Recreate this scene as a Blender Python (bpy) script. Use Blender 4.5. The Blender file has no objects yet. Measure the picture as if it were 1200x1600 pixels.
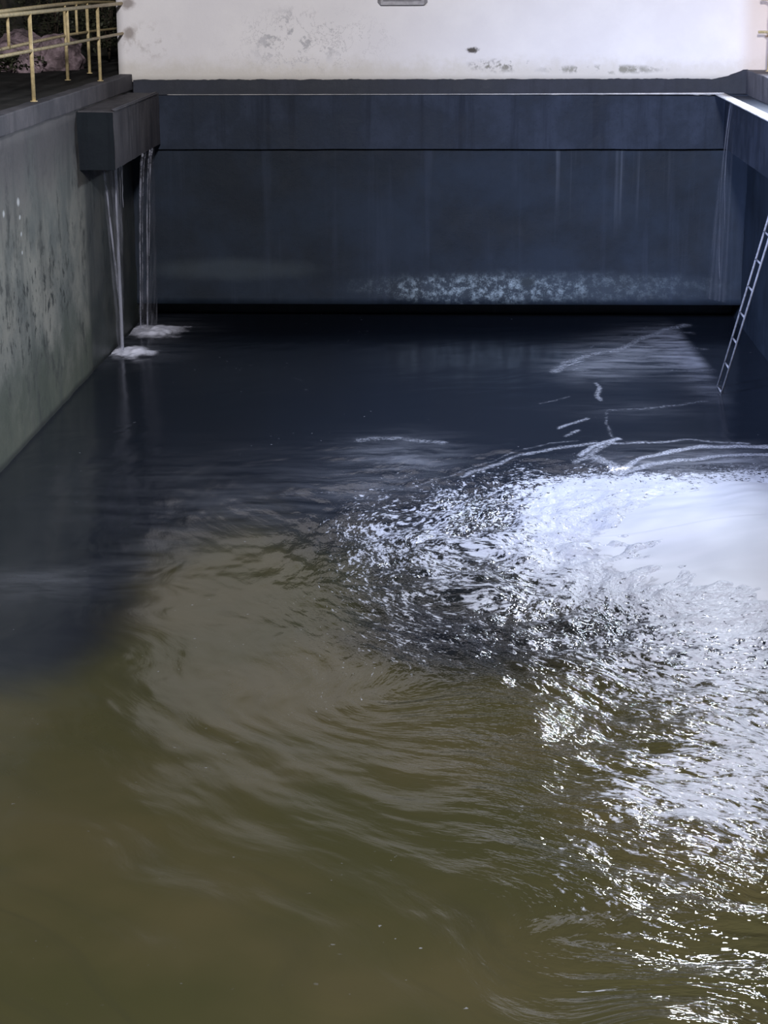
import bpy, bmesh, math, random
import numpy as np
from mathutils import Vector, Matrix, noise as mnoise

# ------------------------------------------------------------------ camera, world, lights, exposure
SC = bpy.context.scene
COL = SC.collection
CAM_Z, FPX = 5.35, 3000.0
YAW, PITCH, ROLL = math.radians(2.4), math.radians(15.8), math.radians(-0.25)
fwd = Vector((-math.sin(YAW)*math.cos(PITCH), math.cos(YAW)*math.cos(PITCH), -math.sin(PITCH)))
rgt0 = fwd.cross(Vector((0, 0, 1))).normalized()
up0 = rgt0.cross(fwd)
rgt = rgt0*math.cos(ROLL) + up0*math.sin(ROLL)
upv = up0*math.cos(ROLL) - rgt0*math.sin(ROLL)
cd = bpy.data.cameras.new('camera'); cam = bpy.data.objects.new('camera', cd); COL.objects.link(cam)
M = Matrix((rgt, upv, -fwd)).transposed().to_4x4(); M.translation = (0, 0, CAM_Z)
cam.matrix_world = M
cd.sensor_fit = 'VERTICAL'; cd.sensor_height = 24.0; cd.lens = 24.0*FPX/1600.0
cd.clip_end = 300
SC.camera = cam

SC.view_settings.view_transform = 'Standard'
try: SC.view_settings.look = 'None'
except Exception: pass
SC.view_settings.gamma = 1; SC.view_settings.use_curve_mapping = False
SC.view_settings.exposure = 0.0

w = bpy.data.worlds.new('night_sky'); SC.world = w; w.use_nodes = True
w.node_tree.nodes['Background'].inputs[0].default_value = (0.35, 0.42, 0.62, 1)
w.node_tree.nodes['Background'].inputs[1].default_value = 0.016

def area(name, loc, target, power, sx, sy, col, spread=math.pi):
    l = bpy.data.lights.new(name, 'AREA'); l.energy = power; l.color = col
    l.shape = 'RECTANGLE'; l.size = sx; l.size_y = sy; l.spread = spread
    o = bpy.data.objects.new(name, l); COL.objects.link(o); o.location = loc
    o.rotation_euler = (Vector(target)-Vector(loc)).to_track_quat('-Z', 'Y').to_euler()
    return o
LAMP = Vector((4.75, 29.05, 7.3))            # floodlight on the facade, just above the frame
area('floodlight_beam', LAMP+Vector((0, -0.16, -0.06)), (0.5, 14, 0), 720, 0.9, 0.55, (0.80, 0.87, 1.0), math.radians(125))
area('yard_light', (1.0, -5.0, 13.0), (-0.5, 29.0, 4.0), 7900, 1.6, 1.0, (0.985, 0.955, 1.0))
area('added_glitter_light', (6.6, 28.95, 7.3), (3.0, 12, 0), 520, 0.9, 0.55, (0.80, 0.87, 1.0), math.radians(115))  # extra lamp without housing, added to thicken glitter at the right
area('cool_fill_light', (-8.5, 9.0, 9.5), (7.2, 29.5, -1.0), 480, 2.4, 2.0, (0.54, 0.65, 1.0), math.radians(40))  # added fill without a fixture, lifts the right of the back wall
wl = bpy.data.lights.new('warm_lamp', 'POINT'); wl.energy = 22; wl.color = (1.0, 0.6, 0.25); wl.shadow_soft_size = 0.12
wo = bpy.data.objects.new('warm_lamp', wl); COL.objects.link(wo); wo.location = (5.6, 29.2, 4.7)

def on_water(px, py, z=0.0):
    """the point of the water surface seen at this pixel of the 1200x1600 photograph"""
    d = fwd*FPX + rgt*(px-600) - upv*(py-800)
    t = (z-CAM_Z)/d.z
    return (d.x*t, d.y*t)
def on_wall(px, py, Y=29.88):
    d = fwd*FPX + rgt*(px-600) - upv*(py-800)
    t = Y/d.y
    return (d.x*t, CAM_Z+d.z*t)

# ------------------------------------------------------------------ helpers
def tag(o, label=None, cat=None, group=None, kind=None):
    if label: o['label'] = label
    if cat: o['category'] = cat
    if group: o['group'] = group
    if kind: o['kind'] = kind
    return o
def empty(name, loc=(0, 0, 0)):
    o = bpy.data.objects.new(name, None); COL.objects.link(o); o.location = loc
    o.empty_display_size = 0.1
    return o
def link(name, me, mat=None, parent=None, smooth=False):
    o = bpy.data.objects.new(name, me); COL.objects.link(o)
    if mat: me.materials.append(mat)
    if smooth: me.polygons.foreach_set('use_smooth', [True]*len(me.polygons))
    if parent:
        o.parent = parent
        o.location = -parent.location      # meshes are written in world coordinates
    return o
def obj(name, bm, mat=None, parent=None, smooth=False):
    me = bpy.data.meshes.new(name); bm.to_mesh(me); bm.free()
    return link(name, me, mat, parent, smooth)
def raw(name, V, Fc, mat=None, parent=None, smooth=False):
    me = bpy.data.meshes.new(name); me.from_pydata([tuple(v) for v in V], [], Fc); me.update()
    return link(name, me, mat, parent, smooth)
def box(bm, x0, x1, y0, y1, z0, z1, bev=0.0):
    vs = [bm.verts.new(p) for p in [(x0,y0,z0),(x1,y0,z0),(x1,y1,z0),(x0,y1,z0),(x0,y0,z1),(x1,y0,z1),(x1,y1,z1),(x0,y1,z1)]]
    fs = [bm.faces.new([vs[i] for i in f]) for f in [(3,2,1,0),(4,5,6,7),(0,1,5,4),(1,2,6,5),(2,3,7,6),(3,0,4,7)]]
    if bev:
        es = set(e for f in fs for e in f.edges)
        bmesh.ops.bevel(bm, geom=list(es), offset=bev, segments=2, affect='EDGES', profile=0.6)
def tube(bm, pts, rad, n=10, cap=True, flat=1.0):
    pts = [Vector(p) for p in pts]
    rings = []
    for i, p in enumerate(pts):
        a = pts[max(i-1, 0)]; b = pts[min(i+1, len(pts)-1)]
        t = (b-a).normalized()
        ref = Vector((0, 0, 1)) if abs(t.z) < 0.9 else Vector((0, 1, 0))
        s = t.cross(ref).normalized(); q = s.cross(t)
        r = rad[i] if isinstance(rad, (list, tuple)) else rad
        rings.append([bm.verts.new(p + s*(r*math.cos(2*math.pi*k/n)) + q*(r*flat*math.sin(2*math.pi*k/n))) for k in range(n)])
    for A, B in zip(rings, rings[1:]):
        for k in range(n):
            bm.faces.new((A[k], A[(k+1) % n], B[(k+1) % n], B[k]))
    if cap:
        bm.faces.new(rings[0][::-1]); bm.faces.new(rings[-1])
    return rings
def panel(name, origin, ux, uz, L, H, nx, nz, mat, relief=0.0, seed=0.0, sc=1.6, parent=None):
    """a wall face as a grid with real low relief; ux along, uz up, thickness comes from the slab behind"""
    O, U, W = Vector(origin), Vector(ux), Vector(uz); Nn = U.cross(W)
    V = []; Fc = []
    for j in range(nz+1):
        for i in range(nx+1):
            p = O + U*(L*i/nx) + W*(H*j/nz)
            h = mnoise.fractal(p*sc+Vector((seed, 0, 0)), 0.9, 2.1, 4)*relief
            V.append(p+Nn*h)
    for j in range(nz):
        for i in range(nx):
            a = j*(nx+1)+i; Fc.append((a, a+1, a+nx+2, a+nx+1))
    # back of the slab
    b0 = len(V)
    for (i, j) in ((0, 0), (1, 0), (1, 1), (0, 1)):
        V.append(O + U*(L*i) + W*(H*j) - Nn*0.35)
    Fc.append((b0+3, b0+2, b0+1, b0))
    bot = [i for i in range(nx+1)]; top = [nz*(nx+1)+i for i in range(nx+1)]
    lef = [j*(nx+1) for j in range(nz+1)]; rig = [j*(nx+1)+nx for j in range(nz+1)]
    Fc.append(tuple(bot[::-1]+[b0, b0+1])); Fc.append(tuple(top+[b0+2, b0+3]))
    Fc.append(tuple(lef+[b0+3, b0])); Fc.append(tuple(rig[::-1]+[b0+1, b0+2]))
    return raw(name, V, Fc, mat, parent, True)

# ------------------------------------------------------------------ node helpers
class NT:
    def __init__(s, name):
        s.m = bpy.data.materials.new(name); s.m.use_nodes = True; s.t = s.m.node_tree
        s.t.nodes.clear(); s.out = s.t.nodes.new('ShaderNodeOutputMaterial')
    def n(s, typ, props=None, **ins):
        nd = s.t.nodes.new(typ)
        for k, v in (props or {}).items(): setattr(nd, k, v)
        for k, v in ins.items():
            key = int(k[1:]) if k[0] == 'i' and k[1:].isdigit() else k.replace('_', ' ')
            s.set(nd.inputs[key], v)
        return nd
    def set(s, sock, v):
        if isinstance(v, bpy.types.NodeSocket): s.t.links.new(v, sock)
        else:
            try: sock.default_value = v
            except Exception: sock.default_value = (v[0], v[1], v[2], 1)
    def math(s, op, a, b=0.0, c=0.0, clamp=False):
        nd = s.n('ShaderNodeMath', {'operation': op, 'use_clamp': clamp}, i0=a, i1=b, i2=c); return nd.outputs[0]
    def mix(s, f, a, b, blend='MIX'):
        nd = s.n('ShaderNodeMix', {'data_type': 'RGBA', 'blend_type': blend})
        s.set(nd.inputs[0], f)
        for q, v in ((6, a), (7, b)):
            if isinstance(v, tuple): v = (v[0], v[1], v[2], 1)
            s.set(nd.inputs[q], v)
        return nd.outputs[2]
    def pos(s, scale=(1, 1, 1), loc=(0, 0, 0)):
        g = s.n('ShaderNodeNewGeometry')
        return s.n('ShaderNodeMapping', None, Vector=g.outputs['Position'], Scale=scale, Location=loc).outputs[0]
    def noise(s, vec, scale, detail=5, rough=0.55, dist=0.0):
        return s.n('ShaderNodeTexNoise', None, Vector=vec, Scale=scale, Detail=detail, Roughness=rough, Distortion=dist).outputs[0]
    def ramp(s, f, a, b, lo=0.0, hi=1.0):
        nd = s.n('ShaderNodeMapRange', {'interpolation_type': 'SMOOTHSTEP'}, Value=f)
        for k, v in ((1, a), (2, b), (3, lo), (4, hi)): nd.inputs[k].default_value = v
        return nd.outputs[0]
    def attr(s, name, fac=True):
        nd = s.n('ShaderNodeAttribute', {'attribute_name': name}); return nd.outputs['Fac' if fac else 'Vector']
    def blob(s, c, r, warp=0.0, sc=5.0):
        """1 inside an ellipsoid, 0 outside, its edge broken up by noise"""
        p = s.pos((1/r[0], 1/r[1], 1/r[2]), (-c[0]/r[0], -c[1]/r[1], -c[2]/r[2]))
        d = s.n('ShaderNodeVectorMath', {'operation': 'LENGTH'}, i0=p).outputs['Value']
        if warp: d = s.math('ADD', d, s.math('MULTIPLY', s.math('SUBTRACT', s.noise(s.pos(), sc, 6, 0.65), 0.5), warp))
        return s.ramp(d, 1.05, 0.35)
    def bsdf(s, **k):
        b = s.n('ShaderNodeBsdfPrincipled', None, **k)
        s.t.links.new(b.outputs[0], s.out.inputs[0]); return b
    def bump(s, h, strength=0.3, dist=0.02):
        return s.n('ShaderNodeBump', None, Height=h, Strength=strength, Distance=dist).outputs[0]

def concrete(name, base, dark, light, rough=0.7, streak=0.6, spec=0.3, mottle=1.0):
    t = NT(name)
    st = t.noise(t.pos((6, 6, 0.35)), 1.0, 6, 0.6)
    ms = t.noise(t.pos(), 1.7*mottle, 8, 0.62)
    fi = t.noise(t.pos(), 22.0, 6, 0.7)
    c = t.mix(t.ramp(ms, 0.40, 0.66), base, light)
    c = t.mix(t.math('MULTIPLY', t.ramp(st, 0.46, 0.72), streak), c, dark)
    c = t.mix(t.ramp(fi, 0.52, 0.75, 0, 0.45), c, dark)
    h = t.math('ADD', t.math('MULTIPLY', fi, 0.4), ms)
    t.bsdf(Base_Color=c, Roughness=t.ramp(ms, 0.3, 0.7, rough-0.12, rough+0.12), Normal=t.bump(h, 0.45, 0.02),
           **{'Specular_IOR_Level': spec})
    return t

# materials -----------------------------------------------------------------------------------------
# dark wet basin wall with a pale speckled band low down
t = NT('wet_basin_concrete')
st = t.noise(t.pos((5, 5, 0.25)), 1.0, 6, 0.6)
ms = t.noise(t.pos(), 0.9, 8, 0.6)
c = t.mix(t.ramp(ms, 0.35, 0.7), (0.010, 0.015, 0.023), (0.019, 0.028, 0.044))
c = t.mix(t.ramp(st, 0.5, 0.75, 0, 0.5), c, (0.028, 0.038, 0.060))
z0 = 0.58
band = t.blob((1.1, 29.7, z0), (3.3, 4, 0.30), 0.5, 3.0)
speck = t.ramp(t.noise(t.pos((1, 1, 1.1)), 9.0, 9, 0.8), 0.45, 0.68)
band2 = t.blob((0.3, 29.7, z0-0.03), (1.9, 4, 0.27), 0.5, 3.0)
c = t.mix(t.math('MULTIPLY', band, t.math('ADD', t.math('MULTIPLY', speck, 0.55), 0.12)), c, (0.15, 0.19, 0.22))
c = t.mix(t.math('MULTIPLY', band2, speck), c, (0.26, 0.33, 0.38))
hole = t.blob((1.0, 29.7, 0.66), (0.17, 4, 0.10), 0.6, 9.0)
c = t.mix(hole, c, (0.03, 0.04, 0.05))
trick = t.math('MULTIPLY', t.ramp(t.noise(t.pos((7, 7, 0.10)), 1.0, 3, 0.5), 0.55, 0.75), t.blob((2.0, 29.7, 2.9), (1.6, 9, 1.6), 0.3, 2.0))
c = t.mix(t.math('MULTIPLY', trick, 0.4), c, (0.12, 0.14, 0.18))
leftband = t.blob((-3.6, 29.7, 0.85), (1.7, 4, 0.22), 0.5, 2.0)
c = t.mix(t.math('MULTIPLY', leftband, 0.25), c, (0.08, 0.10, 0.11))
t.bsdf(Base_Color=c, Roughness=t.ramp(ms, 0.3, 0.7, 0.5, 0.7), Specular_IOR_Level=0.14, Normal=t.bump(t.math('ADD', st, t.math('MULTIPLY', speck, 0.5)), 0.3, 0.01))
M_BASIN = t.m

M_BEAM = concrete('dark_beam_concrete', (0.015, 0.022, 0.036), (0.009, 0.013, 0.022), (0.030, 0.039, 0.060), 0.65, 0.7, 0.15).m
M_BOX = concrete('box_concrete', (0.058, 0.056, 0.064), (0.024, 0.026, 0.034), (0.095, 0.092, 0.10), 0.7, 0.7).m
M_BOXSHADE = concrete('box_shaded_end', (0.010, 0.014, 0.019), (0.005, 0.007, 0.010), (0.016, 0.021, 0.026), 0.7, 0.5, 0.1).m  # box concrete again, darkened to paint the shade on its end face

# left wall: grey green concrete with algae and dark blotches
t = NT('left_wall_concrete')
st = t.noise(t.pos((4, 2.2, 0.4)), 1.0, 7, 0.62)
ms = t.noise(t.pos((1, 1, 1)), 0.8, 8, 0.62)
m2 = t.noise(t.pos((1, 1, 0.7), (5, 3, 1)), 2.4, 8, 0.7)
fi = t.noise(t.pos(), 16.0, 6, 0.7)
c = t.mix(t.ramp(ms, 0.38, 0.62), (0.130, 0.143, 0.133), (0.240, 0.240, 0.208))
g = t.n('ShaderNodeSeparateXYZ', None, Vector=t.pos()).outputs
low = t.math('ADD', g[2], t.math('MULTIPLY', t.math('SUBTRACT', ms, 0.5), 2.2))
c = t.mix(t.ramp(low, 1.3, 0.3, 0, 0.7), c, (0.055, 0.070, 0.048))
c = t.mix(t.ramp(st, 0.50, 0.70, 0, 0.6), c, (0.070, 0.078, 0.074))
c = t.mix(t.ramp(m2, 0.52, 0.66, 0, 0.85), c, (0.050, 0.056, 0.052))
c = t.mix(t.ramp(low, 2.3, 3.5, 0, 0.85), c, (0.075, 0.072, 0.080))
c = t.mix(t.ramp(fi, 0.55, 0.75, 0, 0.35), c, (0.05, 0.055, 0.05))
wet = t.ramp(t.math('ADD', g[1], t.math('MULTIPLY', t.math('SUBTRACT', st, 0.5), 0.8)), 25.6, 26.1)  # wet past the box front, with the box's shadow painted in
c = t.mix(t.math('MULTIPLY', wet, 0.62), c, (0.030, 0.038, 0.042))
blot = t.noise(t.pos((1, 1.6, 1.1), (2, 2, 7)), 3.2, 8, 0.72)
c = t.mix(t.math('MULTIPLY', t.ramp(blot, 0.53, 0.60), t.blob((-5.1, 22.5, 1.5), (9, 3.4, 0.95), 0.5, 1.5)), c, (0.035, 0.040, 0.038))
c = t.mix(t.ramp(g[2], 0.10, 0.02, 0, 0.8), c, (0.02, 0.024, 0.024))
for (yy, zz, rr) in ((21.2, 2.75, .05), (21.9, 2.8, .06), (21.95, 2.62, .035), (22.0, 2.42, .035), (22.05, 2.2, .03)):
    c = t.mix(t.blob((-5.1, yy, zz), (9, rr*1.3, rr), 0.3, 20), c, (0.5, 0.52, 0.52))
t.bsdf(Base_Color=c, Roughness=t.ramp(wet, 0, 1, 0.75, 0.45), Specular_IOR_Level=0.3, Normal=t.bump(t.math('ADD', m2, t.math('MULTIPLY', fi, 0.4)), 0.5, 0.03))
M_LEFT = t.m

# white painted facade
t = NT('white_painted_plaster')
ms = t.noise(t.pos(), 1.1, 7, 0.6)
pe = t.noise(t.pos((1, 1, 1), (2, 0, 3)), 4.5, 8, 0.68)
c = t.mix(t.ramp(ms, 0.35, 0.7), (0.79, 0.77, 0.765), (0.85, 0.83, 0.815))
g = t.n('ShaderNodeSeparateXYZ', None, Vector=t.pos()).outputs
zz = t.math('ADD', g[2], t.math('MULTIPLY', t.math('SUBTRACT', pe, 0.5), 0.5))
c = t.mix(t.ramp(zz, 4.12, 3.78, 0, 0.55), c, (0.56, 0.52, 0.42))
peel = t.math('MULTIPLY', t.ramp(pe, 0.535, 0.60), t.blob((-2.55, 29.88, 4.35), (1.0, 9, 0.48), 0.5, 3.0))
c = t.mix(t.math('MULTIPLY', peel, 0.7), c, (0.40, 0.40, 0.42))
crack = t.ramp(t.math('ABSOLUTE', t.math('SUBTRACT', t.noise(t.pos((1, 1, 0.8)), 2.6, 6, 0.7), 0.5)), 0.010, 0.0)
c = t.mix(t.math('MULTIPLY', crack, t.math('MULTIPLY', t.blob((-2.4, 29.88, 4.3), (1.5, 9, 0.6), 0.5, 3.0), 0.5)), c, (0.22, 0.21, 0.22))
c = t.mix(t.math('MULTIPLY', t.ramp(pe, 0.5, 0.6), t.math('MULTIPLY', t.blob((0.55, 29.88, 3.93), (0.62, 9, 0.12), 0.6, 6.0), 0.85)), c, (0.20, 0.19, 0.15))
c = t.mix(t.blob((0.12, 29.88, 4.16), (0.12, 9, 0.055), 1.6, 16.0), c, (0.10, 0.09, 0.08))
c = t.mix(t.math('MULTIPLY', t.ramp(pe, 0.48, 0.6), t.blob((2.1, 29.88, 3.87), (1.2, 9, 0.09), 0.5, 6.0)), c, (0.30, 0.29, 0.24))
for (xx, z_, rx, rz) in ((-5.1, 4.86, .13, .12), (-5.1, 4.42, .12, .12)):
    c = t.mix(t.math('MULTIPLY', t.blob((xx, 29.88, z_), (rx, 9, rz), 0.9, 9.0), 0.75), c, (0.24, 0.20, 0.18))
c = t.mix(t.math('MULTIPLY', t.ramp(pe, 0.5, 0.62), t.math('MULTIPLY', t.blob((-4.8, 29.88, 4.3), (0.6, 9, 0.35), 0.5, 4.0), 0.45)), c, (0.42, 0.38, 0.34))
c = t.mix(t.ramp(g[0], 4.05, 4.35, 0, 0.6), c, (0.60, 0.50, 0.42))
t.bsdf(Base_Color=c, Roughness=0.75, Specular_IOR_Level=0.2, Normal=t.bump(t.math('ADD', pe, t.math('MULTIPLY', peel, -0.6)), 0.35, 0.02))
M_WHITE = t.m

M_CURB = concrete('dark_curb_concrete', (0.070, 0.070, 0.082), (0.030, 0.032, 0.040), (0.125, 0.120, 0.130), 0.75, 0.5).m
M_BASE = concrete('tar_black_base', (0.022, 0.026, 0.036), (0.012, 0.014, 0.021), (0.040, 0.044, 0.058), 0.7, 0.4).m
M_LIP = concrete('wet_lip_gleam', (0.50, 0.50, 0.50), (0.22, 0.22, 0.24), (0.75, 0.74, 0.72), 0.5, 0.4, 0.5).m
M_GROUND = concrete('dark_soil_ground', (0.020, 0.020, 0.017), (0.009, 0.009, 0.008), (0.036, 0.034, 0.030), 0.9, 0.3).m

def simple(name, col, rough=0.5, metal=0.0, var=0.25, sc=14.0, spec=0.4):
    t = NT(name); nn = t.noise(t.pos(), sc, 6, 0.65)
    d = tuple(x*(1-var) for x in col)
    t.bsdf(Base_Color=t.mix(t.ramp(nn, 0.4, 0.65), col, d), Roughness=rough, Metallic=metal, Specular_IOR_Level=spec,
           Normal=t.bump(nn, 0.15, 0.004))
    return t.m
M_YELLOW = simple('cream_yellow_paint', (0.62, 0.50, 0.26), 0.5, 0, 0.3)
M_STEEL = simple('galvanised_steel', (0.27, 0.28, 0.32), 0.5, 0.2, 0.35)
M_LAMP = simple('lamp_housing', (0.10, 0.10, 0.11), 0.45, 0.5)
M_VENT = simple('grey_metal_plate', (0.33, 0.32, 0.33), 0.5, 0.1)
M_CABLE = simple('purple_grey_cable', (0.10, 0.07, 0.10), 0.6)
M_LEAF = simple('dark_leaves', (0.050, 0.055, 0.030), 0.6, 0, 0.6, 5.0)
M_TWIG = simple('twig_bark', (0.06, 0.045, 0.03), 0.9)
t = NT('pink_boulder_rock')
a = t.noise(t.pos(), 4.0, 8, 0.7); b = t.noise(t.pos(), 1.6, 5, 0.6)
c = t.mix(t.ramp(a, 0.4, 0.62), (0.15, 0.11, 0.115), (0.36, 0.27, 0.29))
c = t.mix(t.ramp(b, 0.55, 0.70, 0, 0.8), c, (0.03, 0.026, 0.024))
t.bsdf(Base_Color=c, Roughness=0.85, Normal=t.bump(a, 0.7, 0.04)); M_ROCK = t.m
t = NT('cliff_rock')
a = t.noise(t.pos((3.0, 3.0, 0.5)), 1.0, 7, 0.65); b = t.noise(t.pos(), 3.0, 8, 0.7)
c = t.mix(t.ramp(a, 0.4, 0.65), (0.016, 0.018, 0.015), (0.060, 0.052, 0.038))
c = t.mix(t.ramp(b, 0.55, 0.72, 0, 0.7), c, (0.055, 0.052, 0.045))
t.bsdf(Base_Color=c, Roughness=0.9, Normal=t.bump(b, 0.8, 0.08)); M_CLIFF = t.m

# water: opaque murky water under a mirror-like surface, with foam and painted glints on it
t = NT('tailrace_water')
flow = t.attr('flow', False)
brownness = t.attr('brownness'); foam = t.attr('foam'); chop = t.attr('chop')
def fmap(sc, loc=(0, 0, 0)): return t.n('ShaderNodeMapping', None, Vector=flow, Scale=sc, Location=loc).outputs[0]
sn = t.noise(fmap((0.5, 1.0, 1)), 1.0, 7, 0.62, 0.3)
s2 = t.math('ADD', brownness, t.math('MULTIPLY', t.math('SUBTRACT', sn, 0.5), 0.7))
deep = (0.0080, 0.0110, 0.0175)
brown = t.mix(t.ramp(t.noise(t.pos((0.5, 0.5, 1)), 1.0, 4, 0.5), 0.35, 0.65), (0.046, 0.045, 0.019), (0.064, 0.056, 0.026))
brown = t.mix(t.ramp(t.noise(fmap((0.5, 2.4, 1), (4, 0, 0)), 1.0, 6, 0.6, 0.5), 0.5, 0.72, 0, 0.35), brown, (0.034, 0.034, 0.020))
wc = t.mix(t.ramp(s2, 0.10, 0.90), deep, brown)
# foam crumbs and painted glints drawn out along the flow
f1 = t.noise(fmap((5.0, 9.5, 1)), 1.0, 7, 0.68, 0.5)
f2 = t.noise(fmap((14.0, 24.0, 1), (3, 1, 0)), 1.0, 5, 0.7, 0.3)
fn = t.math('ADD', t.math('MULTIPLY', f1, 0.5), t.math('MULTIPLY', f2, 0.5))
fm = t.ramp(t.math('ADD', fn, t.math('MULTIPLY', t.math('SUBTRACT', foam, 1.0), 0.27)), 0.405, 0.475)
fm = t.math('MULTIPLY', fm, t.ramp(foam, 0.02, 0.2))
line = t.attr('line')
ln = t.math('ADD', t.math('MULTIPLY', t.noise(t.pos((7, 9, 1)), 1.0, 8, 0.75), 0.55), t.math('MULTIPLY', t.noise(t.pos((24, 36, 1)), 1.0, 5, 0.75), 0.45))
lm = t.math('MULTIPLY', t.ramp(t.math('ADD', line, t.math('MULTIPLY', t.math('SUBTRACT', ln, 0.5), 3.2)), 0.12, 0.95), t.ramp(line, 0.03, 0.6, 0.0, 1.0))
spk = t.math('MULTIPLY', t.ramp(t.noise(t.pos((16, 20, 1)), 1.0, 2, 0.5), 0.715, 0.76), t.ramp(t.noise(t.pos((0.8, 1.0, 1), (3, 3, 3)), 1.0, 3, 0.6), 0.52, 0.62, 0, 0.45))
lm = t.math('MULTIPLY', lm, t.ramp(t.noise(t.pos((30, 44, 1), (5, 5, 5)), 1.0, 5, 0.85), 0.42, 0.56, 0.08, 0.9))
foam_sheen = t.attr('foam_sheen')  # thin foam sheets and floodlit sheen, both painted white
fs = t.noise(t.n('ShaderNodeMapping', None, Vector=t.pos(), Rotation=(0, 0, -0.25), Scale=(1.1, 3.6, 1)).outputs[0], 1.0, 7, 0.65, 0.3)
lm = t.math('MAXIMUM', lm, t.math('MULTIPLY', t.ramp(fs, 0.30, 0.72), foam_sheen))
lm = t.math('MAXIMUM', lm, spk)
ft = t.math('MAXIMUM', fm, lm)
b1 = t.noise(fmap((6.5, 12.0, 1)), 1.0, 3, 0.55, 0.2)
b2 = t.noise(fmap((16.0, 27.0, 1), (7, 7, 0)), 1.0, 2, 0.55, 0.2)
hh = t.math('MULTIPLY', t.math('ADD', t.math('MULTIPLY', b1, 0.026), t.math('MULTIPLY', b2, 0.012)), t.math('MULTIPLY', chop, t.math('MINIMUM', t.math('ADD', chop, 0.15), 1.0)))
bp = t.n('ShaderNodeBump', None, Height=hh, Strength=1.0, Distance=1.0).outputs[0]
bs = t.n('ShaderNodeBsdfPrincipled', None, Base_Color=wc, Roughness=t.ramp(chop, 0.1, 0.6, 0.16, 0.045), IOR=1.33, Normal=bp)
fo = t.n('ShaderNodeBsdfPrincipled', None, Base_Color=(0.47, 0.50, 0.58), Roughness=0.55, Specular_IOR_Level=0.3, Normal=bp)
mx = t.n('ShaderNodeMixShader', None); t.set(mx.inputs[0], t.math('MULTIPLY', ft, 0.9))
t.t.links.new(bs.outputs[0], mx.inputs[1]); t.t.links.new(fo.outputs[0], mx.inputs[2]); t.t.links.new(mx.outputs[0], t.out.inputs[0])
M_WATER = t.m

t = NT('white_aerated_foam')
a = t.noise(t.pos((0.5, 1.2, 1)), 1.0, 4, 0.5, 0.5)
c = t.mix(t.ramp(a, 0.35, 0.7), (0.47, 0.50, 0.56), (0.58, 0.60, 0.67))
edge = t.attr('edge')
fl = t.attr('flow', False)
fn = t.noise(t.n('ShaderNodeMapping', None, Vector=fl, Scale=(3.6, 10, 1)).outputs[0], 1.0, 7, 0.7, 0.6)
p = t.n('ShaderNodeBsdfPrincipled', None, Base_Color=c, Roughness=0.6, Specular_IOR_Level=0.2)
tr = t.n('ShaderNodeBsdfTransparent', None)
mx = t.n('ShaderNodeMixShader', None, i0=t.ramp(t.math('ADD', edge, t.math('MULTIPLY', t.math('SUBTRACT', fn, 0.5), 0.9)), 0.16, 0.50))
t.t.links.new(tr.outputs[0], mx.inputs[1]); t.t.links.new(p.outputs[0], mx.inputs[2]); t.t.links.new(mx.outputs[0], t.out.inputs[0])
M_FOAM = t.m

def soft_foam():
    t = NT('soft_splash_foam'); e = t.attr('edge')
    nn = t.noise(t.pos((6, 3, 6)), 1.0, 6, 0.65)
    p = t.n('ShaderNodeBsdfPrincipled', None, Base_Color=(0.75, 0.77, 0.88), Roughness=0.6)
    tr = t.n('ShaderNodeBsdfTransparent', None)
    f = t.ramp(t.math('ADD', e, t.math('MULTIPLY', t.math('SUBTRACT', nn, 0.5), 0.9)), 0.15, 1.0)
    mx = t.n('ShaderNodeMixShader', None, i0=t.math('MULTIPLY', f, t.ramp(e, 0.0, 0.3)), i1=tr.outputs[0], i2=p.outputs[0])
    t.t.links.new(mx.outputs[0], t.out.inputs[0]); return t.m
M_SOFT = soft_foam()
def falling(name, alpha, col=(0.62, 0.64, 0.74)):
    t = NT(name)
    s = t.noise(t.pos((16, 16, 0.25)), 1.0, 4, 0.6)
    p = t.n('ShaderNodeBsdfPrincipled', None, Base_Color=col, Roughness=0.3)
    tl = t.n('ShaderNodeBsdfTranslucent', None, Color=col)
    ad = t.n('ShaderNodeMixShader', None, i0=0.4, i1=p.outputs[0], i2=tl.outputs[0])
    tr = t.n('ShaderNodeBsdfTransparent', None)
    mx = t.n('ShaderNodeMixShader', None, i0=t.ramp(s, 0.42, 0.66, alpha*0.15, alpha), i1=tr.outputs[0], i2=ad.outputs[0])
    t.t.links.new(mx.outputs[0], t.out.inputs[0]); return t.m
M_FALL = falling('falling_water_strand', 0.6)
M_VEIL = falling('falling_water_veil', 0.13)
M_FINE = falling('fine_trickle', 0.16)
M_FINEVEIL = falling('fine_mist_veil', 0.035)

# ------------------------------------------------------------------ the setting
XL, XR, YB = -5.10, 4.30, 29.70
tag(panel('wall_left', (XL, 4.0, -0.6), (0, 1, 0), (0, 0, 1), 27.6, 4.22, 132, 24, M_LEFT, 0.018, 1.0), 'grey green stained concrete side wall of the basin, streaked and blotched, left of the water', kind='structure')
tag(panel('wall_back', (XL-0.3, YB, 0.31), (1, 0, 0), (0, 0, 1), 9.98, 3.0, 90, 30, M_BASIN, 0.012, 4.0), 'dark wet far wall of the basin with a pale speckled band near the water', kind='structure')
bm = bmesh.new(); box(bm, XL-0.3, XR+0.3, YB+1.0, YB+1.2, -0.6, 0.5); box(bm, XL-0.3, XR+0.3, YB+0.3, YB+1.0, 0.34, 0.5)
tag(obj('wall_recess', bm, M_BASIN), 'unlit recess under the far basin wall at water level', kind='structure')
o = panel('wall_right', (XR, 31.6, -0.6), (0, -1, 0), (0, 0, 1), 27.6, 3.95, 110, 20, M_BASIN, 0.012, 9.0)
tag(o, 'dark wet right side wall of the basin behind the ladder', kind='structure')
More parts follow.
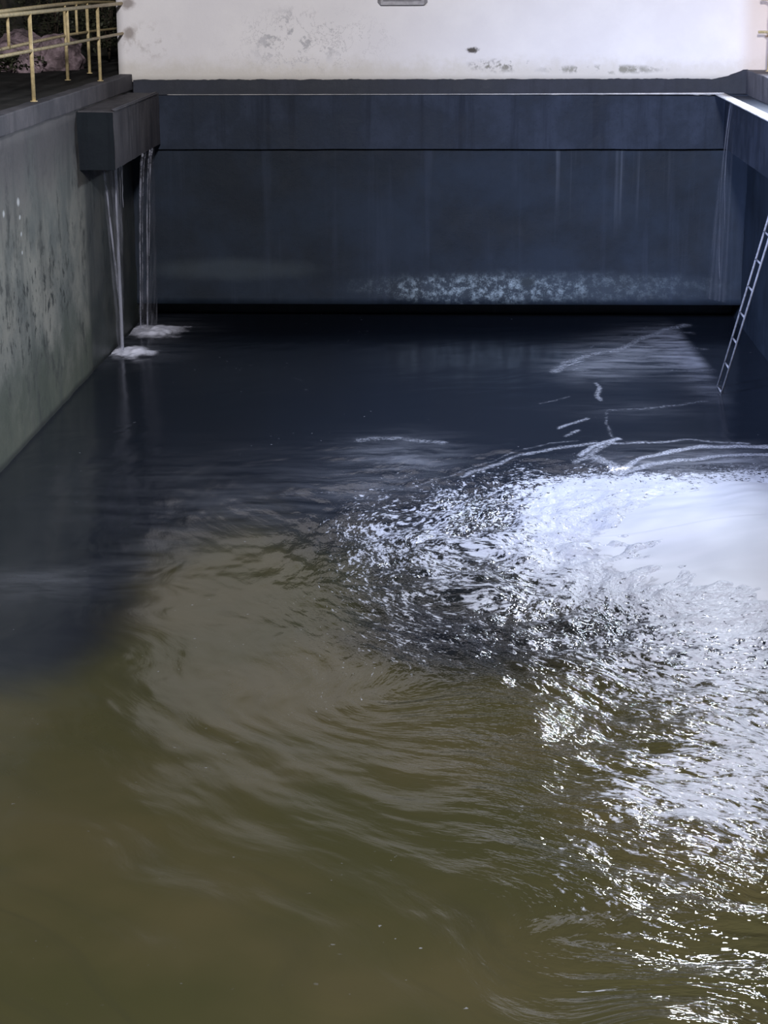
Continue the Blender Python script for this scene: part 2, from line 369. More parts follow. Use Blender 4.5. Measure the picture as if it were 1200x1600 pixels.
# facade above
tag(panel('wall_facade', (-5.28, 29.88, 3.70), (1, 0, 0), (0, 0, 1), 13.5, 4.3, 120, 40, M_WHITE, 0.008, 2.0), 'white painted plaster facade with peeling patches above the basin', kind='structure')
bm = bmesh.new(); box(bm, -5.42, 8.4, 29.7, 30.4, 8.0, 8.16, 0.02)
tag(obj('trim_eaves', bm, M_CURB), 'concrete eaves slab along the top of the facade', kind='structure')

def slab(name, x0, x1, y0, y1, z0, z1, mat, label, rel=0.012, step=0.14, bev=0.0, lumpz=None):
    bm = bmesh.new(); box(bm, x0, x1, y0, y1, z0, z1, bev)
    for ax, L in ((0, x1-x0), (1, y1-y0), (2, z1-z0)):
        k = int(L/step)
        for i in range(1, k):
            co = [0, 0, 0]; no = [0, 0, 0]; no[ax] = 1; co[ax] = (x0, y0, z0)[ax]+L*i/k
            bmesh.ops.bisect_plane(bm, geom=bm.verts[:]+bm.edges[:]+bm.faces[:], plane_co=co, plane_no=no)
    for v in bm.verts:
        n3 = mnoise.noise_vector(v.co*2.3)+mnoise.noise_vector(v.co*7.1)*0.5
        v.co += n3*rel
    return tag(obj(name, bm, mat), label, kind='structure')
# far overhanging beam, and its returns on the left and the right
slab('trim_beam', XL, XR, 29.58, 29.9, 2.71, 3.51, M_BEAM, 'dark concrete beam across the top of the far basin wall', 0.006, 0.2)
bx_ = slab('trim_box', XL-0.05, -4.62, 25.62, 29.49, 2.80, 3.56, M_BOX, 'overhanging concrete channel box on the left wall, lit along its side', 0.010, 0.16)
bxe = slab('end_face', XL-0.04, -4.625, 25.59, 25.64, 2.79, 3.545, M_BOXSHADE, 'end face of the channel box on the left wall, shade painted in', 0.008, 0.16)
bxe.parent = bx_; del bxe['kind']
slab('trim_ledge', 3.90, XR+0.1, 8.0, 29.49, 2.74, 3.50, M_BEAM, 'dark overhanging concrete ledge along the right wall', 0.006, 0.3)
# wet lips on the channel edges, some painted pale for lamplight
def lip(name, a, b, rw, h, label, mat, n=160, seed=0, fade=None):
    a, b = Vector(a), Vector(b); rw0 = rw; d = (b-a).normalized(); side = Vector((d.y, -d.x, 0))
    V = []; Fc = []
    for i in range(n+1):
        p = a.lerp(b, i/n); q = mnoise.noise(p*6+Vector((seed, 0, 0))); q2 = mnoise.noise(p*19)
        k = 1.0 if fade is None else fade(i/n)
        dr = h*(0.35+0.65*max(0, q+0.5*q2))*k
        o_ = 0.012; rw = rw0*(1 if fade is None else k)
        for (s, z) in ((-rw, 0.0), (-rw, 0.018*k), (o_*0.6, 0.020*k), (o_, 0.005), (o_, -dr), (0.0, -dr-0.004)):
            V.append(p+side*s+Vector((0, 0, z)))
    for i in range(n):
        for k in range(6):
            Fc.append((i*6+k, i*6+(k+1) % 6, (i+1)*6+(k+1) % 6, (i+1)*6+k))
    Fc.append(tuple(range(6))[::-1]); Fc.append(tuple(n*6+k for k in range(6)))
    return tag(raw(name, V, Fc, mat, None, True), label, kind='structure')
lip('trim_lip', (3.88, 29.565, 3.525), (-4.5, 29.565, 3.525), 0.10, 0.035, 'wet lip along the right part of the far beam, lamp gleam painted pale', M_LIP, 200, 1, lambda s: max(0.04, 1-1.75*s)+0.06*math.sin(s*90)**2)  # lamplight on the edge put into pale colour, thinned out leftwards
lip('trim_lip', (3.89, 18.0, 3.515), (3.89, 29.48, 3.515), 0.15, 0.05, 'pale wet lip of the channel ledge on the right', M_LIP, 240, 2)
lip('trim_lip', (-4.60, 29.25, 3.57), (-4.60, 25.63, 3.57), -0.05, 0.02, 'thin worn top edge of the left channel box', M_CURB, 80, 3)
# curbs on the platforms
slab('trim_curb', -5.27, XL+0.03, 3.5, 29.87, 3.585, 3.82, M_CURB, 'concrete curb carrying the yellow railing on the left', 0.008, 0.3, 0.015)
slab('trim_curb', 4.25, 5.2, 3.5, 29.87, 3.47, 3.86, M_CURB, 'concrete curb at the right rim under the facade', 0.008, 0.3, 0.015)
# ragged tar-black base of the facade
V = []; Fc = []; n = 260
for i in range(n+1):
    x = -5.06 + (4.27+5.06)*i/n
    top = 3.735 + 0.012*mnoise.noise(Vector((x*5, 0, 0))) + 0.008*mnoise.noise(Vector((x*17, 3, 0)))
    if x > 3.75: top += 0.13*max(0, min(1, (x-3.75)/0.45))**1.5
    V += [(x, 29.90, 3.49), (x, 29.84, 3.49), (x, 29.845, top-0.01), (x, 29.90, top)]
for i in range(n):
    for k in range(4): Fc.append((i*4+k, (i+1)*4+k, (i+1)*4+(k+1) % 4, i*4+(k+1) % 4))
Fc.append((0, 1, 2, 3)); Fc.append((n*4+3, n*4+2, n*4+1, n*4))
tag(raw('baseboard_back', V, Fc, M_BASE, None, False), 'ragged black base strip along the foot of the white facade', kind='structure')
# platform ground behind the curb
V = []; Fc = []; nx, ny = 60, 90
for j in range(ny+1):
    for i in range(nx+1):
        x = -5.255-14.0*(i/nx)**1.4; y = 3.5+45*j/ny
        z = 3.805 + 0.02*mnoise.noise(Vector((x*1.7, y*1.7, 0))) - 0.02*min(1, (i/3))
        V.append((x, y, z+max(0, (-x-8.0))*0.10))
for j in range(ny):
    for i in range(nx):
        a_ = j*(nx+1)+i; Fc.append((a_, a_+nx+1, a_+nx+2, a_+1))
tag(raw('floor', V, Fc, M_GROUND, None, True), 'dark bare ground behind the left curb', kind='structure')
bm = bmesh.new(); box(bm, XL-1.0, XR+1.2, 3.5, 31.8, -0.9, -0.6)
tag(obj('floor_basin', bm, M_BASIN), 'concrete bed under the water', kind='structure')

# ------------------------------------------------------------------ the water
rng = np.random.default_rng(5)
def vnoise(u, v, seed=0):
    r = np.random.default_rng(seed); L = r.random((512, 512))*2-1
    iu = np.floor(u).astype(int); iv = np.floor(v).astype(int); fu = u-iu; fv = v-iv
    fu = fu*fu*fu*(fu*(fu*6-15)+10); fv = fv*fv*fv*(fv*(fv*6-15)+10)
    g = lambda a, b: L[a % 512, b % 512]
    return (g(iu, iv)*(1-fu)+g(iu+1, iv)*fu)*(1-fv)+(g(iu, iv+1)*(1-fu)+g(iu+1, iv+1)*fu)*fv
def fbm(u, v, seed, octs=3, gain=0.5):
    s = 0; a = 1.0
    for k in range(octs):
        s = s+a*vnoise(u, v, seed+k*7); u = u*2.03+11.3; v = v*2.01+5.7; a *= gain
    return s
def sst(x, a, b):
    tt = np.clip((x-a)/(b-a), 0, 1); return tt*tt*(3-2*tt)
CX, CY = 3.6, 18.3                      # centre of the boil that everything swirls round
def flowcoords(X, Y):
    dx, dy = X-CX, Y-CY
    wob = fbm(X*0.35+9, Y*0.35, 31, 3)
    wob2 = fbm(X*0.9+4, Y*0.9, 41, 2)
    r = np.hypot(dx*1.05, dy) + 0.50*wob + 0.07*wob2
    th = np.arctan2(dy, -dx) + 0.05*wob
    # a second, smaller eddy
    ex, ey = on_water(640, 1090)
    de = np.hypot((X-ex), (Y-ey)*0.8)
    k = np.exp(-(de/0.85)**2)
    r = r*(1-k*0.45) + k*0.45*(de*1.0+5.2+0.25*wob2)
    return th*5.0, r
def blobs(X, Y, lst):
    s = np.zeros_like(X)
    for (px, py, rx, ry, amp) in lst:
        x, y = on_water(px, py)
        s = s + amp*np.exp(-(((X-x)/rx)**2+((Y-y)/ry)**2))
    return s
def chop_field(X, Y):
    c = 0.06 + 0*X
    px = blobs(X, Y, [(1120, 1000, 2.0, 3.2, 1.0), (1120, 1250, 1.2, 2.3, 0.8), (880, 850, 1.7, 3.4, .8), (620, 830, 0.9, 2.2, .6), (700, 1030, .8, 1.2, .3),
                      (1140, 1500, 1.0, 1.8, .8), (1020, 1150, 0.9, 1.6, .6), (330, 800, .8, 1.1, .15), (600, 700, .8, 1.6, .22)])
    return np.clip(c+px, 0, 1.15)*sst(Y, 24.0, 20.6)*0.94+0.05
def brown_field(X, Y):  # how far the water colour goes from navy to brown
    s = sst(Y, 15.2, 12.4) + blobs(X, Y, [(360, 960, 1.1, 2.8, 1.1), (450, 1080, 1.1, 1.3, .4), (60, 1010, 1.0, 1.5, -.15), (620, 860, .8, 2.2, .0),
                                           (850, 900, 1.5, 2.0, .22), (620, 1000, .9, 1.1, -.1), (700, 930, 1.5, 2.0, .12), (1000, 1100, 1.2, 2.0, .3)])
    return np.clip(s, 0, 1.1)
def foam_glint_field(X, Y):  # foam round the boil; outer blobs also paint lamp glitter as white
    r = np.hypot(X-3.5, (Y-18.2))
    f = sst(r, 3.75, 1.9)*0.95*sst(Y, 21.6, 20.2)
    f = f + blobs(X, Y, [(930, 790, .55, 1.3, .45), (900, 920, .6, 1.4, .22), (1190, 1080, 1.1, 2.3, .58), (1120, 1000, .9, 1.2, .34), (1170, 1230, .7, 1.1, .35), (700, 850, 1.5, 2.8, .36),
                         (590, 830, .6, 1.8, .34), (850, 760, 1.3, 1.6, .36), (640, 1010, 1.0, 1.2, .38), (760, 960, 1.2, 1.6, .24), (1000, 1200, 1.3, 2.2, .30), (1080, 1480, 1.2, 1.8, .22),
                         (460, 1080, .5, .8, .22), (900, 570, .25, .7, .45)])
    f = f + 0.20*fbm(X*1.25+3, Y*0.85, 201, 3)*sst(f, 0.05, 0.3)*sst(f, 1.0, 0.6)
    return np.clip(f, 0, 1.1)
LINES = [  # pixel polyline, half width in metres, strength
    ([(970, 737), (985, 727), (1005, 716), (1050, 705), (1100, 698), (1150, 697), (1215, 699)], .055, 1.0),
    ([(965, 740), (1010, 729), (1060, 720), (1120, 712), (1215, 710)], .06, .95),
    ([(975, 749), (1040, 742), (1120, 722), (1215, 716)], .22, .45),
    ([(955, 694), (1010, 690), (1070, 688), (1120, 690), (1170, 693)], .045, .6),
    ([(966, 686), (945, 692), (925, 700), (905, 710)], .05, .95), ([(955, 692), (930, 706), (900, 722)], .07, .6), ([(930, 715), (955, 728), (975, 745)], .12, .7),
    ([(950, 642), (1010, 637), (1060, 634), (1105, 626)], .07, .38),
    ([(949, 643), (948, 660), (953, 676), (957, 684)], .035, .38),
    ([(930, 598), (938, 606), (934, 618), (940, 626)], .045, .6),
    ([(868, 580), (885, 566), (920, 555), (960, 548), (1000, 532), (1040, 515), (1070, 508)], .13, .55),
    ([(880, 562), (930, 540), (1000, 520), (1010, 510)], .06, .35),
    ([(1050, 578), (1112, 578)], .10, .35),
    ([(960, 552), (1030, 540), (1100, 545)], .10, .40),
    ([(1000, 524), (1080, 520)], .10, .40),
    ([(565, 688), (620, 684), (690, 691)], .10, .50),
    ([(545, 745), (580, 715), (630, 700), (680, 708)], .16, .20),
    ([(440, 772), (500, 768), (590, 768), (650, 758), (720, 738), (790, 710), (860, 692), (905, 688)], .035, .40),
    ([(720, 745), (800, 715), (870, 700), (930, 693)], .06, .60),
    ([(875, 668), (918, 654)], .05, .6), ([(885, 680), (905, 672)], .045, .55), ([(845, 630), (890, 620)], .04, .35),
    ([(200, 905), (250, 860), (330, 825), (400, 805), (460, 800)], .07, .14),
    ([(190, 850), (240, 835), (285, 800)], .10, .12), ([(30, 905), (95, 918)], .12, .14),
    ([(180, 1030), (215, 1060), (240, 1110)], .05, .0),
    ([(463, 590), (480, 596)], .05, .22), ([(476, 607), (480, 610)], .03, .3),
    ([(1010, 640), (1080, 650)], .02, .1),
]
def line_field(X, Y):
    s = np.zeros_like(X)
    wx = X+0.02*vnoise(X*3, Y*3, 90); wy = Y+0.05*vnoise(X*3, Y*2, 91)
    for pts, hw, amp in LINES:
        if amp <= 0: continue
        P = [on_water(*p) for p in pts]; d = np.full_like(X, 99.0)
        xs = [p[0] for p in P]; ys = [p[1] for p in P]
        m = (X > min(xs)-1) & (X < max(xs)+1) & (Y > min(ys)-1.5) & (Y < max(ys)+1.5)
        if not m.any(): continue
        xx, yy = wx[m], wy[m]; dd = np.full(xx.shape, 99.0)
        for (a, b) in zip(P, P[1:]):
            ax, ay = a; bx, by = b; L2 = (bx-ax)**2+(by-ay)**2+1e-9
            q = np.clip(((xx-ax)*(bx-ax)+(yy-ay)*(by-ay))/L2, 0, 1)
            dd = np.minimum(dd, np.hypot(xx-ax-q*(bx-ax), (yy-ay-q*(by-ay))*0.62))
        s[m] = np.maximum(s[m], amp*np.exp(-(dd/hw)**2))
    return s
SHEENS = [(1085, 560, .55, 1.1, .62), (1060, 528, .7, .9, .50), (975, 552, .7, .9, .36), (925, 575, .5, .9, .30), (1105, 600, .25, 1.0, .18), (625, 715, .65, .9, .26), (560, 765, .9, .7, .10),
         (60, 912, .6, .5, .14), (235, 870, .45, .8, .08), (370, 800, .9, .8, .07), (1110, 730, 1.0, .8, .5), (990, 640, .8, .5, .06), (1175, 545, .4, 1.2, .12), (185, 552, .8, .9, .18), (230, 515, .8, 1.0, .20), (300, 760, 1.4, 1.6, .05)]
def sheen_field(X, Y):  # foam sheets plus sheen of the lamps painted on the water
    f = blobs(X, Y, SHEENS)
    edge = 3.50 - 0.035*(Y-23.0)  # painted sheen stops at the right ledge's shadow line
    return np.clip(f, 0, .8)*sst(X, edge+0.12, edge-0.10)
def height(X, Y, c):
    u, v = flowcoords(X, Y)
    h = 0.024*fbm(u*1.1, v*1.5, 3, 2)*np.clip(c, 0, 1) + 0.030*fbm(u*2.2+3, v*3.4, 13, 3, 0.5)*c + 0.010*fbm(X*1.2, Y*1.6, 23, 2)*(0.15+c)
    h = h + 0.004*np.sin(v*9+2*vnoise(u*.7, v*.7, 77))*np.clip(1-c, 0, 1)*sst(Y, 15, 12)
    return h, u, v
xs = np.arange(XL-0.015, XR+0.02, 0.022)
ys = [6.0]
while ys[-1] < 30.66: ys.append(ys[-1]+0.016+0.0011*(ys[-1]-6))
ys = np.array(ys)
X, Y = np.meshgrid(xs, ys)
C = chop_field(X, Y)
Z, U, Vv = height(X, Y, C)
mr = np.sqrt(((X-CX)/2.4)**2+((Y-CY)/2.4)**2)
Z = Z + 0.05*sst(mr, 1.5, 0.5)
def grid_mesh(name, X, Y, Z, mat, attrs, flow):
    ny, nx = X.shape
    co = np.stack([X, Y, Z], -1).reshape(-1, 3).astype(np.float32)
    idx = np.arange(nx*ny).reshape(ny, nx)
    q = np.stack([idx[:-1, :-1], idx[:-1, 1:], idx[1:, 1:], idx[1:, :-1]], -1).reshape(-1, 4)
    me = bpy.data.meshes.new(name)
    me.vertices.add(len(co)); me.vertices.foreach_set('co', co.ravel())
    me.loops.add(q.size); me.loops.foreach_set('vertex_index', q.ravel().astype(np.int32))
    me.polygons.add(len(q)); me.polygons.foreach_set('loop_start', np.arange(0, q.size, 4, dtype=np.int32))
    me.update(calc_edges=True)
    me.polygons.foreach_set('use_smooth', np.ones(len(q), bool))
    for k, a in attrs.items():
        at = me.attributes.new(k, 'FLOAT', 'POINT'); at.data.foreach_set('value', a.ravel().astype(np.float32))
    at = me.attributes.new('flow', 'FLOAT_VECTOR', 'POINT')
    at.data.foreach_set('vector', np.stack([flow[0], flow[1], flow[0]*0], -1).ravel().astype(np.float32))
    me.update(); me.validate()
    return link(name, me, mat)
wat = grid_mesh('water', X, Y, Z, M_WATER, {'foam': foam_glint_field(X, Y), 'brownness': brown_field(X, Y), 'chop': C, 'line': line_field(X, Y), 'foam_sheen': sheen_field(X, Y)}, (U, Vv))
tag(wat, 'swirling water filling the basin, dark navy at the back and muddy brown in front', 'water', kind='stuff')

# the smooth white boil at the right
xs = np.arange(0.6, XR-0.01, 0.03); ys2 = np.arange(14.2, 21.4, 0.035)
X2, Y2 = np.meshgrid(xs, ys2)
bx, by = 4.1, 17.95
ang = np.arctan2(Y2-by, X2-bx)
rad = np.sqrt(((X2-bx)/2.85)**2+((Y2-by)/2.35)**2)
rad = rad*(1+0.06*vnoise(ang*2.2+7, ang*0+1, 51)+0.05*fbm(X2*1.3, Y2*1.3, 61, 3))
ed = sst(rad, 1.12, 0.80)
Z2 = -0.03 + 0.30*sst(rad, 1.15, 0.25) + 0.035*fbm(X2*1.1, Y2*0.8, 71, 2)*ed + 0.02*sst(rad, 1.12, 0.9)
U2, V2 = flowcoords(X2, Y2)
fo_ = grid_mesh('foam_boil', X2, Y2, Z2, M_FOAM, {'edge': ed}, (U2, V2))
tag(fo_, 'large smooth mound of white boiling foam at the right edge of the water', 'foam', kind='stuff')

# ------------------------------------------------------------------ falling water on the left, and its splashes
def stream(name, label, strands, veils, group=None, ms=None, mv=None):
    root = empty(name, strands[0][0]); tag(root, label, 'waterfall', group)
    for (a, b, r0, r1, bow) in strands:
        bm = bmesh.new(); pts = []; rr = []
        a, b = Vector(a), Vector(b)
        for i in range(19):
            s = i/18
            p = a.lerp(b, s); p.x = a.x+(b.x-a.x)*s**0.6; p.y = a.y+(b.y-a.y)*s**0.6; p.x += bow*math.sin(math.pi*s)
            p.x += 0.006*mnoise.noise(Vector((s*5, a.x*9, a.y)))
            pts.append(p); rr.append(r0+(r1-r0)*s+0.003*mnoise.noise(Vector((s*9, a.y*3, 1))))
        tube(bm, pts, rr, 8)
        obj('water_strand', bm, ms or M_FALL, root, True)
    for (a0, a1, b0, b1) in veils:
        a0, a1, b0, b1 = map(Vector, (a0, a1, b0, b1)); V = []; Fc = []; nu, nv = 16, 24
        d = Vector((-(a1-a0).y, (a1-a0).x, 0)).normalized()*0.008
        for side in (1, -1):
            for j in range(nv+1):
                s = j/nv
                for i in range(nu+1):
                    uu = i/nu
                    p = a0.lerp(a1, uu).lerp(b0.lerp(b1, uu), s**0.8); p.z = (a0.z+(b0.z-a0.z)*s)
                    V.append(p+d*side*(1+0.8*math.sin(uu*31)))
        st_ = (nu+1)*(nv+1)
        for j in range(nv):
            for i in range(nu):
                q = j*(nu+1)+i
                Fc.append((q, q+1, q+nu+2, q+nu+1)); Fc.append((st_+q+nu+1, st_+q+nu+2, st_+q+1, st_+q))
        raw('water_veil', V, Fc, mv or M_VEIL, root, True)
    return root
stream('waterfall', 'thin white stream falling from under the front of the left channel box',
       [((-4.86, 26.9, 2.80), (-4.93, 27.25, 0.0), .012, .030, .0),
        ((-5.02, 26.7, 2.80), (-4.94, 27.23, 0.8), .012, .016, -.01),
        ((-4.80, 26.7, 2.80), (-4.84, 26.9, 1.6), .006, .002, .0),
        ((-4.72, 26.5, 2.80), (-4.75, 26.6, 1.9), .006, .002, .0),
        ((-4.66, 26.3, 2.80), (-4.68, 26.4, 2.2), .006, .002, .0)],
       [((-5.03, 26.75, 2.80), (-4.66, 26.4, 2.80), (-4.98, 27.2, 0.0), (-4.88, 27.1, 0.0))])
stream('waterfall', 'wider veil of water falling in the far left corner behind the first stream',
       [((-4.61, 27.75, 2.80), (-4.98, 29.2, 0.0), .020, .009, .0),
        ((-4.61, 28.02, 2.80), (-4.95, 29.25, 0.3), .007, .006, .0),
        ((-4.61, 28.40, 2.80), (-4.89, 29.3, 0.0), .010, .014, .0),
        ((-4.61, 28.62, 2.80), (-4.84, 29.4, 1.1), .018, .004, .0)],
       [((-4.605, 27.7, 2.80), (-4.605, 28.85, 2.80), (-5.0, 29.15, 0.0), (-4.76, 29.45, 0.0))])
stream('waterfall', 'fine trickle dropping from the pale lip in the right corner of the basin',
       [((3.87, 28.6, 3.50), (3.80, 28.5, 0.9), .010, .004, -.06),
        ((3.87, 28.45, 3.50), (3.84, 28.4, 1.6), .006, .003, -.05)],
       [((3.86, 28.7, 3.46), (3.87, 28.2, 3.46), (3.62, 28.6, 0.6), (3.86, 28.2, 0.6))], None, M_FINE, M_FINEVEIL)
def splash(cx, cy, rx, ry, h, label, seed):
    xs = np.linspace(cx-rx*1.6, cx+rx*1.6, 60); yy = np.linspace(cy-ry*1.6, cy+ry*1.6, 60)
    A, B = np.meshgrid(xs, yy); A2 = np.maximum(A, XL+0.03)
    r = np.sqrt(((A2-cx)/rx)**2+((B-cy)/ry)**2)*(1+0.25*fbm(A2*4, B*3, seed, 3))
    e = sst(r, 1.45, 0.15)
    z = -0.012+0.03*sst(r, 1.6, 1.2)+h*sst(r, 1.0, 0.0)+0.03*fbm(A2*7, B*7, seed+5, 2)*e
    o = grid_mesh('splash_foam', A2, B, z, M_SOFT, {'edge': e}, (A2*0.9, B*0.5))
    return tag(o, label, 'foam', kind='stuff')
splash(-4.78, 27.2, 0.46, 0.42, 0.04, 'white splash where the thin stream hits the water by the left wall', 100)
splash(-4.70, 28.9, 0.40, 0.62, 0.04, 'white splash in the far left corner under the wider veil', 120)

# ------------------------------------------------------------------ railings
def rail(bm_pts, r, name, parent):
    bm = bmesh.new(); tube(bm, bm_pts, r, 12); return obj(name, bm, M_YELLOW, parent, True)
def handrail(name, label, base, top_pts, mid_pts, posts, shorts, group=None):
    root = empty(name, base); tag(root, label, 'railing', group)
    rail(top_pts, 0.026, 'top_rail', root); rail(mid_pts, 0.021, 'middle_rail', root)
    for (x, y, zt, zb) in posts:
        bm = bmesh.new(); tube(bm, [(x, y, zb), (x, y, zt)], 0.025, 12)
        tube(bm, [(x, y, zb), (x, y, zb+0.012)], 0.045, 14)
        obj('post', bm, M_YELLOW, root, True)
    for (x, y, zt, zb) in shorts:
        bm = bmesh.new(); tube(bm, [(x, y, zb), (x, y, zt)], 0.020, 12)
        obj('baluster', bm, M_YELLOW, root, True)
    return root
ZT, ZM = 4.86, 4.42
xf = -5.20
handrail('handrail', 'pale yellow steel railing on the curb, fixed into the white facade',
         (xf, 23.5, 3.82), [(xf, 12.0, ZT), (xf, 29.9, ZT)], [(xf, 12.0, ZM), (xf, 29.9, ZM)],
         [(xf, 15.0, ZT, 3.82), (xf, 19.2, ZT, 3.82), (xf, 23.5, ZT, 3.82), (xf, 27.9, ZT, 3.82)], [(xf, 25.75, ZT, ZM)])
handrail('handrail', 'pale yellow railing curving off on the far side of the walkway, behind the curb railing',
         (-5.74, 28.3, 3.82),
         [(-5.36, 20.5, ZT+.02), (-5.5, 23.5, ZT+.02), (-5.68, 26.5, ZT+.02), (-5.78, 28.8, ZT+.02), (-5.80, 30.5, ZT+.01), (-5.74, 32.2, ZT-.02), (-5.6, 33.6, ZT-.05)],
         [(-5.42, 20.5, ZM+.02), (-5.55, 23.5, ZM+.02), (-5.70, 26.5, ZM+.02), (-5.78, 28.8, ZM+.02), (-5.80, 30.5, ZM+.01), (-5.74, 32.2, ZM), (-5.6, 33.6, ZM)],
         [(-5.75, 28.3, ZT, 3.81), (-5.79, 30.2, ZT, 3.81)], [(-5.56, 23.9, ZT, ZM), (-5.78, 29.3, ZT, ZM)])
xr, yr = 4.62, 30.38
yr = 29.35; xr = 4.50
root = handrail('handrail', 'yellow railing end at the right edge beside the facade',
         (xr, yr, 3.86), [(xr, 24.0, 4.9), (xr, 29.5, 4.9), (xr-.04, 29.62, 4.9), (xr-.12, 29.62, 4.9)], [(xr, 24.0, 4.42), (xr, 29.45, 4.42), (xr-.04, 29.62, 4.42), (xr-.14, 29.62, 4.42)],
         [(xr, yr, 4.9, 3.86), (xr, 26.0, 4.9, 3.86)], [])
bm = bmesh.new(); pts = [(xr+.03-.05*math.sin(s*3.1), yr-0.04, 4.95-0.55*s) for s in [i/12 for i in range(13)]]
tube(bm, pts, 0.014, 8)
tag(obj('cable', bm, M_CABLE, None, True), 'dark cable looped down the railing post at the right edge', 'cable')

# ------------------------------------------------------------------ ladder
root = empty('ladder', (3.40, 24.8, 0)); tag(root, 'narrow grey steel ladder leaning against the right wall with its foot in the water', 'ladder')
def lad(z, s):   # s = 0 far rail, 1 near rail
    return Vector((3.37+0.135*z, 25.06-0.42*s-0.62*z, z))
for s in (0, 1):
    bm = bmesh.new(); tube(bm, [lad(-0.35, s), lad(1.5, s), lad(3.75, s)], 0.014, 8); obj('side_rail', bm, M_STEEL, root, True)
z = 0.02
while z < 3.7:
    bm = bmesh.new(); tube(bm, [lad(z, 0), lad(z, 1)], 0.013, 8); obj('rung', bm, M_STEEL, root, True); z += 0.37

# ------------------------------------------------------------------ wall fittings
vx0, vz = on_wall(590, 4); vx1, _ = on_wall(668, 4)
root = empty('wall_vent', ((vx0+vx1)/2, 29.86, vz)); tag(root, 'grey metal hooded vent on the white facade at the top edge', 'vent')
bm = bmesh.new()
V = [(vx0, 29.87, vz), (vx1, 29.87, vz), (vx1-.05, 29.80, vz-.035), (vx0+.05, 29.80, vz-.035), (vx0, 29.87, vz+.42), (vx1, 29.87, vz+.42), (vx1-.05, 29.80, vz+.40), (vx0+.05, 29.80, vz+.40)]
raw('frame', V, [(0, 1, 2, 3), (7, 6, 5, 4), (3, 2, 6, 7), (1, 5, 6, 2), (0, 3, 7, 4), (0, 4, 5, 1)], M_VENT, root)
for k in range(4):
    bm = bmesh.new(); box(bm, vx0+.09, vx1-.09, 29.765, 29.80, vz+.03+.09*k, vz+.06+.09*k, 0.004); obj('slat', bm, M_VENT, root)

root = empty('floodlight', LAMP); tag(root, 'floodlight on a bracket high on the facade above the right of the basin', 'lamp')
def oriented(pts):
    d = Vector((0.5, 14, 0))-LAMP; q = d.to_track_quat('-Z', 'Y').to_matrix()
    return [q @ Vector(p)+LAMP for p in pts]
P8 = oriented([(-.5, -.33, 0), (.5, -.33, 0), (.5, .33, 0), (-.5, .33, 0), (-.36, -.22, .2), (.36, -.22, .2), (.36, .22, .2), (-.36, .22, .2)])
raw('housing', P8, [(4, 5, 6, 7), (0, 1, 5, 4), (1, 2, 6, 5), (2, 3, 7, 6), (3, 0, 4, 7)], M_LAMP, root)
bm = bmesh.new(); tube(bm, [LAMP+Vector((0, .1, .1)), LAMP+Vector((0, .5, .35)), LAMP+Vector((0, .85, .35))], 0.03, 10); obj('bracket', bm, M_LAMP, root, True)

# ------------------------------------------------------------------ background on the left: rocks, bushes, cliff
def boulder(x, y, z, sx, sy, sz, seed, label):
    bm = bmesh.new(); bmesh.ops.create_icosphere(bm, subdivisions=4, radius=1)
    for v in bm.verts:
        p = v.co.copy(); q = p*1.6+Vector((seed*3.1, 0, 0))
        d = 0.32*mnoise.voronoi(q)[0][0]+0.16*mnoise.fractal(q*1.7, 1, 2, 4)
        v.co = Vector((p.x*sx, p.y*sy, p.z*sz))*(0.72+d)
        v.co += Vector((x, y, z))
    return tag(obj('boulder', bm, M_ROCK, None, False), label, 'rock', 'pinkish boulders heaped behind the railing')
boulder(-7.30, 31.6, 3.92, .60, .5, .36, 1, 'broad pinkish boulder low in the heap behind the railing')
boulder(-6.62, 31.9, 3.95, .46, .40, .44, 2, 'tall pinkish boulder at the right of the heap behind the railing')
boulder(-7.35, 32.5, 4.10, .40, .4, .34, 3, 'pinkish boulder topping the heap, behind the broad one')
boulder(-6.95, 31.0, 3.86, .26, .24, .20, 4, 'small pinkish stone in front of the heap behind the railing')
random.seed(11)
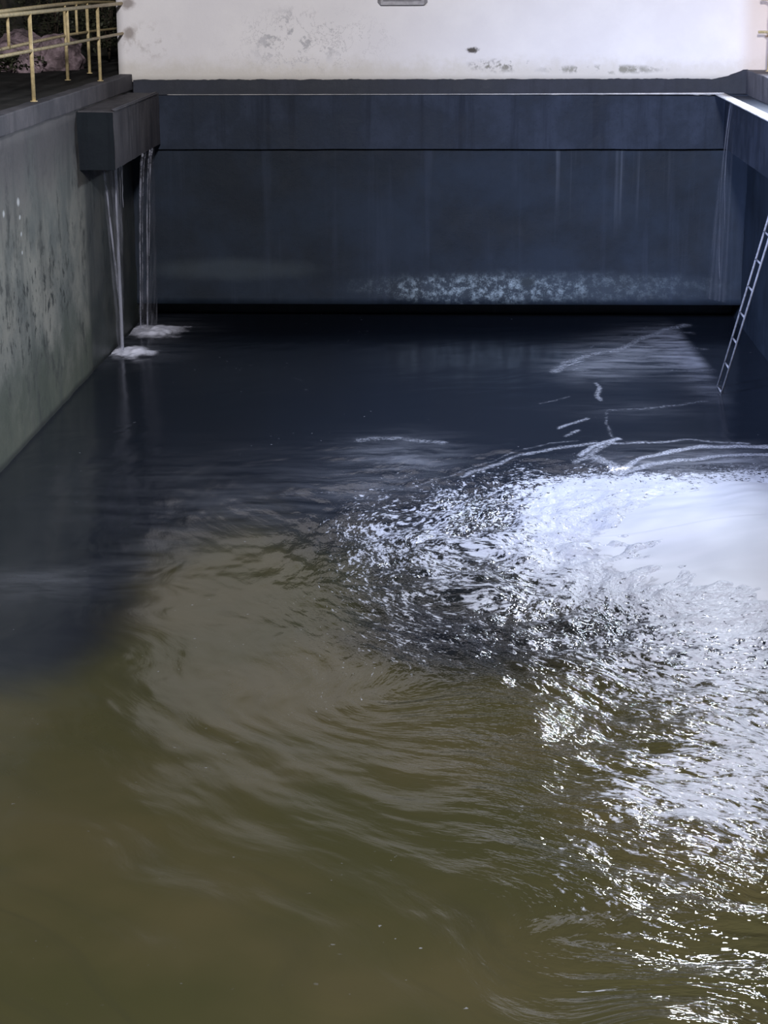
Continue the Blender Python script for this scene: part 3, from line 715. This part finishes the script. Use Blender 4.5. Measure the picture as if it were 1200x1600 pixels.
def bush(x, y, z, r, h, n, label):
    root = empty('bush', (x, y, z)); tag(root, label, 'bush', 'dark bushes behind the railing')
    bm = bmesh.new()
    for k in range(7):
        a = random.uniform(0, 6.28); q = random.uniform(.3, 1)*r
        tube(bm, [(x, y, z-.05), (x+q*.4*math.cos(a), y+q*.4*math.sin(a), z+h*.5), (x+q*math.cos(a), y+q*math.sin(a), z+h*random.uniform(.7, 1))], [.016, .010, .004], 5)
    obj('stem', bm, M_TWIG, root, True)
    V = []; Fc = []
    for k in range(n):
        a = random.uniform(0, 6.28); s = random.random()**.5; hz = random.uniform(.1, 1)
        c = Vector((x+r*s*math.cos(a)*math.sin(math.pi*min(.95, hz*.8+.1)), y+r*s*math.sin(a), z+h*hz))
        d = Vector((random.gauss(0, 1), random.gauss(0, 1), random.gauss(0, .6))).normalized(); e = d.cross(Vector((random.random(), random.random(), 1))).normalized()
        L = random.uniform(.05, .11); W = L*.3; b = len(V)
        V += [c, c+d*L*.5+e*W, c+d*L, c+d*L*.5-e*W, c+d*L*.5+Vector((0, 0, .012))]
        Fc += [(b, b+1, b+4), (b+1, b+2, b+4), (b+2, b+3, b+4), (b+3, b, b+4)]
    tag(raw('leaves', V, Fc, M_LEAF, root), kind='stuff')
bush(-7.9, 30.9, 3.85, .55, .35, 700, 'low dark bush left of the boulders, near the yellow post')
bush(-7.1, 31.1, 3.82, .45, .22, 500, 'low scrub growing at the foot of the boulders')
bush(-8.3, 33.5, 4.1, .6, .8, 900, 'dark bush rising behind the left end of the boulders')
bush(-6.2, 34.2, 3.9, .6, 1.5, 1500, 'tall dark bush beside the corner of the white facade')
bush(-7.3, 35.0, 4.1, .8, 1.6, 1500, 'tall dark bush behind the boulders in front of the cliff')
V = []; Fc = []; nx, ny = 110, 70
for j in range(ny+1):
    for i in range(nx+1):
        x = -18+16*i/nx; z = 3.6+6.5*j/ny
        p = Vector((x, 36, z)); d = 0.9*mnoise.fractal(Vector((x*.7, 0, z*.35)), .9, 2.1, 5)+.3*mnoise.fractal(p*2.2, .8, 2.2, 3)
        V.append((x, 37.0+d+0.15*(z-3.6), z))
for j in range(ny):
    for i in range(nx):
        a_ = j*(nx+1)+i; Fc.append((a_, a_+1, a_+nx+2, a_+nx+1))
b0 = len(V); V += [(-18, 39.5, 3.6), (-2, 39.5, 3.6), (-2, 39.5, 10.1), (-18, 39.5, 10.1)]
Fc.append((b0+3, b0+2, b0+1, b0))
Fc.append(tuple([i for i in range(nx+1)][::-1]+[b0, b0+1])); Fc.append(tuple([ny*(nx+1)+i for i in range(nx+1)]+[b0+2, b0+3]))
Fc.append(tuple([j*(nx+1) for j in range(ny+1)]+[b0+3, b0])); Fc.append(tuple([j*(nx+1)+nx for j in range(ny+1)][::-1]+[b0+1, b0+2]))
tag(raw('cliff', V, Fc, M_CLIFF, None, True), 'dark brown streaked rock face behind the boulders at the top left', 'cliff')
